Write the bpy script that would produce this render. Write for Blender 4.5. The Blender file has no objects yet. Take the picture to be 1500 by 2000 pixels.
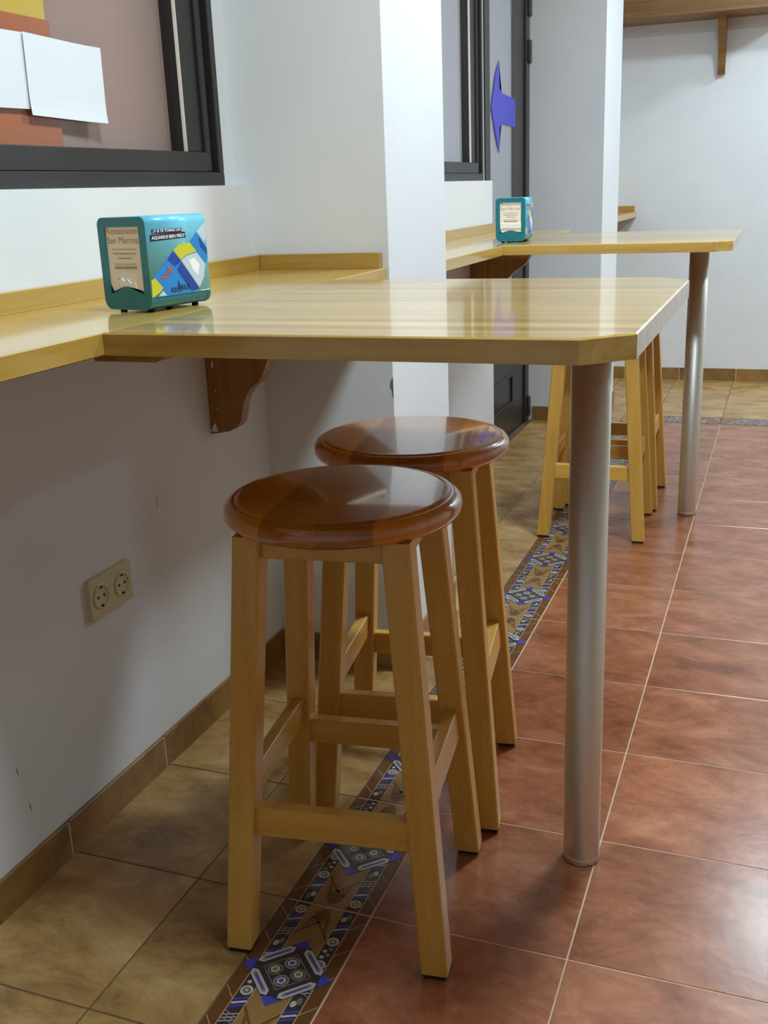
import bpy, bmesh, math, random
from mathutils import Matrix, Vector
random.seed(7)
S = bpy.context.scene
COL = S.collection

# ------------------------------------------------------------------ camera
cam_d = bpy.data.cameras.new('camera')
cam = bpy.data.objects.new('camera', cam_d)
COL.objects.link(cam)
RT = (0.9357243446, 0.3507012528, -0.0377965901)
UP = (-0.0699875942, 0.2896168200, 0.9545804493)
FW = (-0.3457190877, 0.8905788729, -0.2955462460)
cam.matrix_world = Matrix(((RT[0], UP[0], -FW[0], 1.19959), (RT[1], UP[1], -FW[1], -1.37650),
                           (RT[2], UP[2], -FW[2], 1.18797), (0, 0, 0, 1)))
cam_d.sensor_fit = 'VERTICAL'
cam_d.sensor_height = 36.0
cam_d.lens = 2023.85 * 36.0 / 2000.0
cam_d.clip_start = 0.02
S.camera = cam

# ------------------------------------------------------------------ world, lights, exposure
S.view_settings.view_transform = 'Standard'
S.view_settings.look = 'None'
S.view_settings.gamma = 1.0
S.view_settings.exposure = 0.32
w = bpy.data.worlds.new('night_outside')
S.world = w
w.use_nodes = True
w.node_tree.nodes['Background'].inputs[0].default_value = (0.02, 0.022, 0.03, 1)
w.node_tree.nodes['Background'].inputs[1].default_value = 0.3

CEIL = 2.8
# Ceiling lamps of the room, all above or beside the frame. Each is one the photograph gives:
# near   - edge of the first table's shadow on the floor, counter shadow on the first pilaster
# middle - table shadow on the wall below the counter, shadow of the steel pole
# far    - glare on the terracotta tiles
# corner - slanting shadow of the high shelf on the back wall
def ceiling_lamp(name, x, y, power, size=0.34):
    d = bpy.data.lights.new(name, 'AREA')
    d.shape = 'DISK'
    d.size = size
    d.energy = power
    d.color = (0.745, 0.905, 1.0)
    o = bpy.data.objects.new(name, d)
    o.location = (x, y, CEIL - 0.045)
    COL.objects.link(o)
    return o
ceiling_lamp('ceiling_lamp_near_offscreen', 1.24, -0.20, 36)
ceiling_lamp('ceiling_lamp_middle_offscreen', 1.24, 1.55, 38)
ceiling_lamp('ceiling_lamp_far_offscreen', 1.42, 3.80, 20)
ceiling_lamp('ceiling_lamp_corner_offscreen', 2.45, 4.62, 44)

# ------------------------------------------------------------------ material helpers
def lin(c):
    return tuple(((v / 12.92) if v <= 0.04045 else ((v + 0.055) / 1.055) ** 2.4) for v in c)
def rgb(r, g, b):
    return lin((r / 255., g / 255., b / 255.)) + (1.0,)

def new_mat(name):
    m = bpy.data.materials.new(name)
    m.use_nodes = True
    nt = m.node_tree
    return m, nt, nt.nodes['Principled BSDF']

def plain(name, col, rough=0.5, metal=0.0, coat=0.0, spec=0.5):
    m, nt, b = new_mat(name)
    b.inputs['Base Color'].default_value = col
    b.inputs['Roughness'].default_value = rough
    b.inputs['Metallic'].default_value = metal
    b.inputs['Coat Weight'].default_value = coat
    b.inputs['Coat Roughness'].default_value = 0.06
    b.inputs['Specular IOR Level'].default_value = spec
    # faint procedural wear in the roughness
    tc = nt.nodes.new('ShaderNodeTexCoord')
    n = nt.nodes.new('ShaderNodeTexNoise')
    n.inputs['Scale'].default_value = 18
    mr = nt.nodes.new('ShaderNodeMapRange')
    mr.inputs['To Min'].default_value = max(0.02, rough - 0.05)
    mr.inputs['To Max'].default_value = min(1, rough + 0.05)
    nt.links.new(tc.outputs['Object'], n.inputs['Vector'])
    nt.links.new(n.outputs['Fac'], mr.inputs['Value'])
    nt.links.new(mr.outputs['Result'], b.inputs['Roughness'])
    return m

def plaster(name, c1, c2):
    m, nt, b = new_mat(name)
    tc = nt.nodes.new('ShaderNodeTexCoord')
    n = nt.nodes.new('ShaderNodeTexNoise'); n.inputs['Scale'].default_value = 2.2; n.inputs['Detail'].default_value = 4
    r = nt.nodes.new('ShaderNodeValToRGB')
    r.color_ramp.elements[0].position = 0.3; r.color_ramp.elements[0].color = c1
    r.color_ramp.elements[1].position = 0.7; r.color_ramp.elements[1].color = c2
    f = nt.nodes.new('ShaderNodeTexNoise'); f.inputs['Scale'].default_value = 160; f.inputs['Detail'].default_value = 2
    bp = nt.nodes.new('ShaderNodeBump'); bp.inputs['Strength'].default_value = 0.06; bp.inputs['Distance'].default_value = 0.002
    nt.links.new(tc.outputs['Object'], n.inputs['Vector'])
    nt.links.new(tc.outputs['Object'], f.inputs['Vector'])
    nt.links.new(n.outputs['Fac'], r.inputs['Fac'])
    nt.links.new(r.outputs['Color'], b.inputs['Base Color'])
    nt.links.new(f.outputs['Fac'], bp.inputs['Height'])
    nt.links.new(bp.outputs['Normal'], b.inputs['Normal'])
    b.inputs['Roughness'].default_value = 0.6
    return m

def wood(name, dark, light, axis, rough=0.4, coat=0.0, var=0.10, grain=1.0, bands=None, pores=0.0):
    """wood grain running along one object axis; the tone varies a little from piece to piece"""
    m, nt, b = new_mat(name)
    N = nt.nodes.new; L = nt.links.new
    tc = N('ShaderNodeTexCoord'); oi = N('ShaderNodeObjectInfo')
    off = N('ShaderNodeVectorMath'); off.operation = 'SCALE'; off.inputs[0].default_value = (3.1, 5.3, 7.7)
    L(oi.outputs['Random'], off.inputs['Scale'])
    add = N('ShaderNodeVectorMath'); add.operation = 'ADD'
    L(tc.outputs['Object'], add.inputs[0]); L(off.outputs['Vector'], add.inputs[1])
    mp = N('ShaderNodeMapping')
    sc = [38.0 * grain] * 3; sc['XYZ'.index(axis)] = 1.6 * grain
    mp.inputs['Scale'].default_value = sc
    L(add.outputs['Vector'], mp.inputs['Vector'])
    n = N('ShaderNodeTexNoise'); n.inputs['Scale'].default_value = 1.0; n.inputs['Detail'].default_value = 5; n.inputs['Roughness'].default_value = 0.62
    n.inputs['Distortion'].default_value = 0.4
    L(mp.outputs['Vector'], n.inputs['Vector'])
    r = N('ShaderNodeValToRGB')
    r.color_ramp.elements[0].position = 0.28; r.color_ramp.elements[0].color = dark
    r.color_ramp.elements[1].position = 0.68; r.color_ramp.elements[1].color = light
    L(n.outputs['Fac'], r.inputs['Fac'])
    hs = N('ShaderNodeHueSaturation')
    mr = N('ShaderNodeMapRange'); mr.inputs['To Min'].default_value = 1 - var; mr.inputs['To Max'].default_value = 1 + var
    L(oi.outputs['Random'], mr.inputs['Value']); L(mr.outputs['Result'], hs.inputs['Value'])
    col = r.outputs['Color']
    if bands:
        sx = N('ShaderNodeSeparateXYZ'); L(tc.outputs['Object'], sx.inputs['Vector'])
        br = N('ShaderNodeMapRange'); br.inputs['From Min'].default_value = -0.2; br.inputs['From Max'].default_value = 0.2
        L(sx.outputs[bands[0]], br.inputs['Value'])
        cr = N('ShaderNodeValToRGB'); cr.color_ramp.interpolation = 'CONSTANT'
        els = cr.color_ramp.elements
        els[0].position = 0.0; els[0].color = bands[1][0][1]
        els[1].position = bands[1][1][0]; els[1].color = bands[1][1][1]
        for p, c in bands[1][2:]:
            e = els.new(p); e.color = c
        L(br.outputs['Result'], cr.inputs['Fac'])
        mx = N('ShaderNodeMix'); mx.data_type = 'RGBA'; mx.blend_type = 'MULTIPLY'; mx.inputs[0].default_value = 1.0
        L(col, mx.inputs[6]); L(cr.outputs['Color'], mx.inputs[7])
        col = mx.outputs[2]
    if pores:
        mp2 = N('ShaderNodeMapping'); s2 = [420.0] * 3; s2['XYZ'.index(axis)] = 60.0
        mp2.inputs['Scale'].default_value = s2
        L(add.outputs['Vector'], mp2.inputs['Vector'])
        n2 = N('ShaderNodeTexNoise'); n2.inputs['Scale'].default_value = 1.0; n2.inputs['Detail'].default_value = 1
        L(mp2.outputs['Vector'], n2.inputs['Vector'])
        r2 = N('ShaderNodeValToRGB'); r2.color_ramp.elements[0].position = 0.30; r2.color_ramp.elements[0].color = (1 - pores,) * 3 + (1,)
        r2.color_ramp.elements[1].position = 0.42; r2.color_ramp.elements[1].color = (1, 1, 1, 1)
        L(n2.outputs['Fac'], r2.inputs['Fac'])
        m2 = N('ShaderNodeMix'); m2.data_type = 'RGBA'; m2.blend_type = 'MULTIPLY'; m2.inputs[0].default_value = 1.0
        L(col, m2.inputs[6]); L(r2.outputs['Color'], m2.inputs[7])
        col = m2.outputs[2]
    L(col, hs.inputs['Color'])
    L(hs.outputs['Color'], b.inputs['Base Color'])
    bp = N('ShaderNodeBump'); bp.inputs['Strength'].default_value = 0.05; bp.inputs['Distance'].default_value = 0.001
    L(n.outputs['Fac'], bp.inputs['Height']); L(bp.outputs['Normal'], b.inputs['Normal'])
    b.inputs['Roughness'].default_value = rough
    b.inputs['Coat Weight'].default_value = coat
    b.inputs['Coat Roughness'].default_value = 0.07
    return m

def ceramic(name, c1, c2, c3, rough=0.3, streak=(3.6, 6.0), var=0.08, spec=0.5):
    """mottled, streaky stone-effect floor tile"""
    m, nt, b = new_mat(name)
    N = nt.nodes.new; L = nt.links.new
    tc = N('ShaderNodeTexCoord'); oi = N('ShaderNodeObjectInfo')
    off = N('ShaderNodeVectorMath'); off.operation = 'SCALE'; off.inputs[0].default_value = (31., 57., 13.)
    L(oi.outputs['Random'], off.inputs['Scale'])
    add = N('ShaderNodeVectorMath'); add.operation = 'ADD'
    L(tc.outputs['Object'], add.inputs[0]); L(off.outputs['Vector'], add.inputs[1])
    mp = N('ShaderNodeMapping'); mp.inputs['Rotation'].default_value = (0, 0, 0.7)
    mp.inputs['Scale'].default_value = (streak[0], streak[1], 3)
    L(add.outputs['Vector'], mp.inputs['Vector'])
    n = N('ShaderNodeTexNoise'); n.inputs['Scale'].default_value = 1.6; n.inputs['Detail'].default_value = 8
    n.inputs['Roughness'].default_value = 0.74; n.inputs['Distortion'].default_value = 0.35
    L(mp.outputs['Vector'], n.inputs['Vector'])
    r = N('ShaderNodeValToRGB')
    r.color_ramp.elements[0].position = 0.32; r.color_ramp.elements[0].color = c1
    r.color_ramp.elements[1].position = 0.72; r.color_ramp.elements[1].color = c3
    e = r.color_ramp.elements.new(0.5); e.color = c2
    L(n.outputs['Fac'], r.inputs['Fac'])
    hs = N('ShaderNodeHueSaturation')
    mr = N('ShaderNodeMapRange'); mr.inputs['To Min'].default_value = 1 - var; mr.inputs['To Max'].default_value = 1 + var
    L(oi.outputs['Random'], mr.inputs['Value']); L(mr.outputs['Result'], hs.inputs['Value'])
    L(r.outputs['Color'], hs.inputs['Color']); L(hs.outputs['Color'], b.inputs['Base Color'])
    n2 = N('ShaderNodeTexNoise'); n2.inputs['Scale'].default_value = 45; n2.inputs['Detail'].default_value = 3
    L(add.outputs['Vector'], n2.inputs['Vector'])
    bp = N('ShaderNodeBump'); bp.inputs['Strength'].default_value = 0.12; bp.inputs['Distance'].default_value = 0.002
    L(n2.outputs['Fac'], bp.inputs['Height']); L(bp.outputs['Normal'], b.inputs['Normal'])
    b.inputs['Roughness'].default_value = rough
    b.inputs['Specular IOR Level'].default_value = spec
    return m

def glass_mat(name, tint=(1, 1, 1, 1), base=0.05):
    m = bpy.data.materials.new(name); m.use_nodes = True
    nt = m.node_tree; nt.nodes.clear()
    N = nt.nodes.new; L = nt.links.new
    out = N('ShaderNodeOutputMaterial'); mix = N('ShaderNodeMixShader')
    tr = N('ShaderNodeBsdfTransparent'); tr.inputs['Color'].default_value = tint
    gl = N('ShaderNodeBsdfGlossy'); gl.inputs['Roughness'].default_value = 0.01
    lw = N('ShaderNodeLayerWeight'); lw.inputs['Blend'].default_value = 0.5
    pw = N('ShaderNodeMath'); pw.operation = 'POWER'; pw.inputs[1].default_value = 4.0
    fr = N('ShaderNodeMapRange'); fr.inputs['To Min'].default_value = 0.04; fr.inputs['To Max'].default_value = 1.0
    L(lw.outputs['Facing'], pw.inputs[0]); L(pw.outputs[0], fr.inputs['Value'])
    L(fr.outputs['Result'], mix.inputs['Fac']); L(tr.outputs[0], mix.inputs[1]); L(gl.outputs[0], mix.inputs[2])
    L(mix.outputs[0], out.inputs['Surface'])
    return m

M = {}
M['wall'] = plaster('white_plaster', rgb(222, 224, 226), rgb(229, 231, 232))
M['tan_wall'] = plaster('tan_plaster', rgb(222, 212, 194), rgb(228, 218, 202))
M['ceiling'] = plaster('ceiling_paint', rgb(225, 226, 224), rgb(232, 232, 230))
OAK_D, OAK_L = rgb(170, 124, 46), rgb(208, 172, 88)
M['stave'] = wood('oak_staves', OAK_D, OAK_L, 'X', 0.28, 0.8, 0.20, 1.0)
M['oak_y'] = wood('oak_board', rgb(178, 140, 58), rgb(200, 164, 80), 'Y', 0.28, 0.7, 0.03, 1.0)
M['oak_x'] = wood('oak_board_across', rgb(168, 124, 50), rgb(190, 148, 68), 'X', 0.26, 0.4, 0.03, 1.0)
M['bracket'] = wood('stained_bracket', rgb(140, 92, 26), rgb(172, 120, 42), 'Z', 0.38, 0.2, 0.05, 1.4)
M['shelf_x'] = wood('stained_shelf', rgb(112, 78, 40), rgb(150, 108, 58), 'X', 0.45, 0.0, 0.05, 1.0)
LEG_D, LEG_L = rgb(198, 146, 58), rgb(216, 170, 80)
M['leg'] = wood('beech_leg', LEG_D, LEG_L, 'Z', 0.38, 0.15, 0.04, 0.7, None, 0.12)
M['rail_x'] = wood('beech_rail', LEG_D, LEG_L, 'X', 0.38, 0.15, 0.04, 0.7, None, 0.10)
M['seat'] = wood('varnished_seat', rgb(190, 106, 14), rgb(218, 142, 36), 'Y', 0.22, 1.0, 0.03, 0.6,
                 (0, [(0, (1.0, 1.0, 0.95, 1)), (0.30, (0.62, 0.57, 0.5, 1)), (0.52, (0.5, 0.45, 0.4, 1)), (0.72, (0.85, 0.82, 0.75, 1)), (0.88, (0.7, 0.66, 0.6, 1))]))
M['metal'] = plain('brushed_steel', (0.68, 0.68, 0.62, 1), 0.48, 1.0)
M['rubber'] = plain('black_rubber', rgb(28, 26, 24), 0.7)
M['beige'] = ceramic('beige_floor_tile', rgb(116, 84, 44), rgb(162, 126, 74), rgb(190, 158, 108), 0.30)
M['red'] = ceramic('terracotta_floor_tile', rgb(106, 56, 30), rgb(146, 86, 56), rgb(178, 120, 88), 0.24, spec=0.7)
M['skirt'] = ceramic('skirting_tile', rgb(106, 74, 36), rgb(142, 106, 58), rgb(160, 126, 76), 0.32)
M['grout'] = plain('pale_grout', rgb(198, 170, 144), 0.85)
M['grout_dark'] = plain('brown_grout', rgb(92, 74, 50), 0.85)
M['black'] = plain('black_aluminium', rgb(44, 42, 40), 0.38)
M['black_panel'] = plain('black_door_panel', rgb(40, 44, 46), 0.32)
M['gasket'] = plain('white_gasket', rgb(235, 225, 215), 0.5)
M['glass'] = glass_mat('window_glass')
M['blind'] = plain('brown_shutter', rgb(158, 128, 118), 0.8)
M['grey_blind'] = plain('grey_film', rgb(186, 188, 198), 0.7)
M['paper'] = plain('white_paper', rgb(226, 231, 234), 0.8)
M['poster'] = plain('orange_poster', rgb(176, 96, 48), 0.6)
M['poster_y'] = plain('yellow_poster', rgb(206, 176, 60), 0.6)
M['blue'] = plain('blue_sticker', rgb(70, 70, 190), 0.5)
M['plastic'] = plain('ivory_plastic', rgb(206, 198, 160), 0.35)
M['hole'] = plain('socket_hole', rgb(24, 22, 18), 0.6)
M['teal'] = plain('teal_plastic', rgb(0, 116, 130), 0.3, 0, 0.2)
M['cyan'] = plain('cyan_print', rgb(108, 198, 228), 0.28, 0, 0.3)
M['napkin'] = plain('kraft_napkin', rgb(246, 236, 222), 0.9)
M['napkin_w'] = plain('white_napkin', rgb(242, 240, 236), 0.9)
M['ink'] = plain('grey_ink', rgb(176, 158, 138), 0.9)
for k, c in dict(navy=(26, 22, 62), white=(246, 248, 250), can=(36, 132, 206), cand=(22, 66, 160), yellow=(206, 204, 44),
                 ice=(196, 212, 222), redt=(222, 92, 60), blk=(18, 18, 26)).items():
    M['p_' + k] = plain('print_' + k, rgb(*c), 0.35)
for k, c in dict(base=(108, 74, 38), border=(96, 60, 28), line=(168, 138, 98), panel=(138, 106, 60), fig=(96, 64, 32), blue=(62, 62, 160),
                 white=(176, 170, 164), dark=(54, 44, 46), green=(100, 104, 82), grey=(124, 116, 114)).items():
    M['d_' + k] = plain('decor_' + k, rgb(*c), 0.28)

# ------------------------------------------------------------------ mesh helpers
def link(name, me, mat=None, parent=None, loc=(0, 0, 0), rot=(0, 0, 0)):
    o = bpy.data.objects.new(name, me)
    COL.objects.link(o)
    if mat is not None and me is not None and not me.materials:
        for mm in (mat if isinstance(mat, (list, tuple)) else [mat]):
            me.materials.append(mm)
    if parent: o.parent = parent
    o.location = loc; o.rotation_euler = rot
    return o
def done(bm, name, smooth=False):
    bmesh.ops.recalc_face_normals(bm, faces=bm.faces[:])
    me = bpy.data.meshes.new(name); bm.to_mesh(me); bm.free()
    if smooth:
        for p in me.polygons: p.use_smooth = True
    return me
def add_box(bm, x0, x1, y0, y1, z0, z1, bev=0.0, mi=0):
    vs = [bm.verts.new(p) for p in ((x0, y0, z0), (x1, y0, z0), (x1, y1, z0), (x0, y1, z0), (x0, y0, z1), (x1, y0, z1), (x1, y1, z1), (x0, y1, z1))]
    fs = [bm.faces.new([vs[i] for i in q]) for q in ((3, 2, 1, 0), (4, 5, 6, 7), (0, 1, 5, 4), (1, 2, 6, 5), (2, 3, 7, 6), (3, 0, 4, 7))]
    for f in fs: f.material_index = mi
    if bev:
        es = list({e for f in fs for e in f.edges})
        bmesh.ops.bevel(bm, geom=es, offset=bev, segments=1, affect='EDGES', profile=0.5)
    return bm
def box_me(name, x0, x1, y0, y1, z0, z1, bev=0.0):
    bm = bmesh.new(); add_box(bm, x0, x1, y0, y1, z0, z1, bev)
    return done(bm, name)
def box(name, x0, x1, y0, y1, z0, z1, mat, parent=None, bev=0.0):
    """a box whose origin is its own centre (so textures and copies behave)"""
    c = ((x0 + x1) / 2, (y0 + y1) / 2, (z0 + z1) / 2)
    return link(name, box_me(name, x0 - c[0], x1 - c[0], y0 - c[1], y1 - c[1], z0 - c[2], z1 - c[2], bev), mat, parent, c)
def add_prism(bm, pts, fn0, fn1, mi=0):
    """pts: 2D outline; fn0/fn1 place it at the two ends"""
    a = [bm.verts.new(fn0(p)) for p in pts]; b = [bm.verts.new(fn1(p)) for p in pts]
    n = len(pts); fs = [bm.faces.new(a[::-1]), bm.faces.new(b)]
    for i in range(n):
        fs.append(bm.faces.new((a[i], a[(i + 1) % n], b[(i + 1) % n], b[i])))
    for f in fs: f.material_index = mi
    return fs
def add_lathe(bm, prof, seg=48, mi=0):
    rings = []
    for r, z in prof:
        if r < 1e-6: rings.append([bm.verts.new((0, 0, z))])
        else: rings.append([bm.verts.new((r * math.cos(2 * math.pi * k / seg), r * math.sin(2 * math.pi * k / seg), z)) for k in range(seg)])
    for a, b in zip(rings, rings[1:]):
        for k in range(seg):
            k2 = (k + 1) % seg
            if len(a) == 1: f = bm.faces.new((a[0], b[k], b[k2]))
            elif len(b) == 1: f = bm.faces.new((a[k], a[k2], b[0]))
            else: f = bm.faces.new((a[k], a[k2], b[k2], b[k]))
            f.smooth = True; f.material_index = mi
def lathe(name, prof, mat, parent=None, loc=(0, 0, 0), seg=48):
    bm = bmesh.new(); add_lathe(bm, prof, seg)
    return link(name, done(bm, name), mat, parent, loc)
def empty(name, loc=(0, 0, 0), rz=0.0, parent=None):
    o = bpy.data.objects.new(name, None); COL.objects.link(o)
    o.empty_display_size = 0.05
    o.location = loc; o.rotation_euler = (0, 0, rz)
    if parent: o.parent = parent
    return o
def tag(o, label=None, cat=None, group=None, kind=None):
    if label: o['label'] = label
    if cat: o['category'] = cat
    if group: o['group'] = group
    if kind: o['kind'] = kind
    return o
def copy_tree(o, parent=None):
    c = o.copy(); COL.objects.link(c); c.parent = parent
    for ch in list(o.children): copy_tree(ch, c)
    return c
def text_me(txt, size, name, extrude=0.0002, bold=0.0):
    cu = bpy.data.curves.new(name, 'FONT')
    cu.body = txt; cu.size = size; cu.extrude = extrude; cu.offset = bold; cu.resolution_u = 3
    o = bpy.data.objects.new(name, cu); COL.objects.link(o)
    me = bpy.data.meshes.new_from_object(o.evaluated_get(bpy.context.evaluated_depsgraph_get()))
    bpy.data.objects.remove(o)
    return me
def fit_text(txt, name, width, height, bold=0.0):
    """text mesh scaled to a given width and height with its lower left corner at the origin"""
    me = text_me(txt, 1.0, name, 0.0, bold)
    xs = [v.co.x for v in me.vertices]; ys = [v.co.y for v in me.vertices]
    x0, x1, y0, y1 = min(xs), max(xs), min(ys), max(ys)
    for v in me.vertices:
        v.co.x = (v.co.x - x0) / (x1 - x0) * width
        v.co.y = (v.co.y - y0) / (y1 - y0) * height
    return me

# ------------------------------------------------------------------ room dimensions (metres)
PIL1 = (0.924, 1.365)      # first pilaster along the wall
PIL2 = (3.94, 4.45)        # second pilaster
XP = 0.343                 # pilaster projection
YB = 5.25                  # back wall
XR, YN = 4.4, -3.3         # right wall, near wall
LEDGE = 1.214
P = 1 / 3.0
H1, H2, H3, T = 1.0186, 1.004, 1.012, 0.031

# ------------------------------------------------------------------ walls
def struct(name, parts, mat, bev=0.0):
    bm = bmesh.new()
    for b in parts: add_box(bm, *b, bev)
    return tag(link(name, done(bm, name), mat), kind='structure')
W = -0.28
struct('wall_left', [
    (W, 0, YN, PIL1[0] + 0.01, 0, LEDGE), (W, -0.04, YN, -1.05, LEDGE, CEIL), (W, -0.04, -1.05, 0.86, 2.3, CEIL), (W, -0.04, 0.86, PIL1[0] + 0.01, LEDGE, CEIL),
    (W, XP, PIL1[0], PIL1[1], 0, CEIL),
    (W, 0, PIL1[1] - 0.01, 3.15, 0, LEDGE), (W, -0.04, PIL1[1] - 0.01, 1.5, LEDGE, CEIL), (W, -0.04, 1.5, 3.94, 2.3, CEIL),
    (W, XP, PIL2[0], PIL2[1], 0, CEIL), (W, 0, PIL2[1] - 0.01, YB + 0.01, 0, CEIL)], M['wall'])
struct('wall_back', [(W, XR, YB, YB + 0.15, 0, CEIL)], M['wall'])
struct('wall_right', [(XR, XR + 0.15, YN, YB, 0, CEIL)], M['tan_wall'])
struct('wall_near', [(W, XR, YN - 0.15, YN, 0, CEIL)], M['wall'])
struct('ceiling', [(W, XR, YN, YB, CEIL, CEIL + 0.1)], M['ceiling'])

# ------------------------------------------------------------------ floor: bed + tiles
bm = bmesh.new()
add_box(bm, W, 0.4555, YN, YB, -0.06, -0.0009, 0, 1)
add_box(bm, 0.4555, XR, YN, 4.0, -0.06, -0.0009, 0, 0)
add_box(bm, 0.4555, XR, 4.0, YB, -0.06, -0.0009, 0, 1)
floor = tag(link('floor', done(bm, 'floor'), [M['grout'], M['grout_dark']]), kind='structure')

G = 0.0027
def tile_mesh(name, w_, l_):
    return box_me(name, -w_ / 2 + G / 2, w_ / 2 - G / 2, -l_ / 2 + G / 2, l_ / 2 - G / 2, -0.009, 0.0, 0.0008)
XB0, XB1, XS1 = 0.273, 0.451, 0.613
def col_tiles(name, x0, x1, y0, y1, n0, n1, pitch, mat, first=None):
    me = tile_mesh(name, x1 - x0, pitch)
    for k in range(n0, n1):
        yc = y0 + (k + 0.5) * pitch
        o = link(name, me, mat, floor, ((x0 + x1) / 2, yc, random.uniform(-0.0002, 0.0003)))
        if k % 2 and (x1 - x0) > 0.3: o.rotation_euler = (0, 0, math.pi)
NY0 = -3
col_tiles('beige_tile', 0.0, XB0, 0, 0, NY0, 12, P, M['beige'])
col_tiles('beige_tile', XB0, XB1, 0, 0, NY0, 12, P, M['beige'])
RW = 0.3365
for c in range(5):
    col_tiles('terracotta_tile', XS1 + c * RW, XS1 + (c + 1) * RW, 0, 0, NY0, 12, P, M['red'])
# back strip of beige tiles behind the decorated border
YBS = 4.0 + 0.162
for (a, b_) in [(0.0, XB0), (XB0, XS1)] + [(XS1 + c * RW, XS1 + (c + 1) * RW) for c in range(5)]:
    me3 = [tile_mesh('beige_tile', b_ - a, P), tile_mesh('beige_tile', b_ - a, YB - YBS - 3 * P)]
    for k in range(4):
        l_ = P if k < 3 else YB - YBS - 3 * P
        link('beige_tile', me3[0 if k < 3 else 1], M['beige'], floor, ((a + b_) / 2, YBS + k * P + l_ / 2, 0))
me_c = tile_mesh('beige_tile', XB0, YBS - 4.0); link('beige_tile', me_c, M['beige'], floor, (XB0 / 2, (4.0 + YBS) / 2, 0))
me_c = tile_mesh('beige_tile', XB1 - XB0, YBS - 4.0); link('beige_tile', me_c, M['beige'], floor, ((XB0 + XB1) / 2, (4.0 + YBS) / 2, 0))
# tiles far outside the picture, joined
bm = bmesh.new()
xf = XS1 + 5 * RW
nx = int((XR - xf) / RW) + 1
for i in range(nx):
    x0 = xf + i * RW; x1 = min(x0 + RW, XR)
    for k in range(-9, 12):
        add_box(bm, x0 + G / 2, x1 - G / 2, k * P + G / 2, (k + 1) * P - G / 2, -0.009, 0)
    for k in range(4):
        y0 = YBS + k * P; y1 = min(y0 + P, YB)
        add_box(bm, x0 + G / 2, x1 - G / 2, y0 + G / 2, y1 - G / 2, -0.009, 0)
for c in range(5):
    for k in range(-9, NY0):
        add_box(bm, XS1 + c * RW + G / 2, XS1 + (c + 1) * RW - G / 2, k * P + G / 2, (k + 1) * P - G / 2, -0.009, 0)
tag(link('terracotta_tiles', done(bm, 'terracotta_tiles'), M['red'], floor), kind='stuff')
bm = bmesh.new()
for k in range(-9, NY0):
    add_box(bm, G / 2, XB0 - G / 2, k * P + G / 2, (k + 1) * P - G / 2, -0.009, 0)
    add_box(bm, XB0 + G / 2, XS1 - G / 2, k * P + G / 2, (k + 1) * P - G / 2, -0.009, 0)
tag(link('beige_tiles', done(bm, 'beige_tiles'), M['beige'], floor), kind='stuff')

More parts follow.
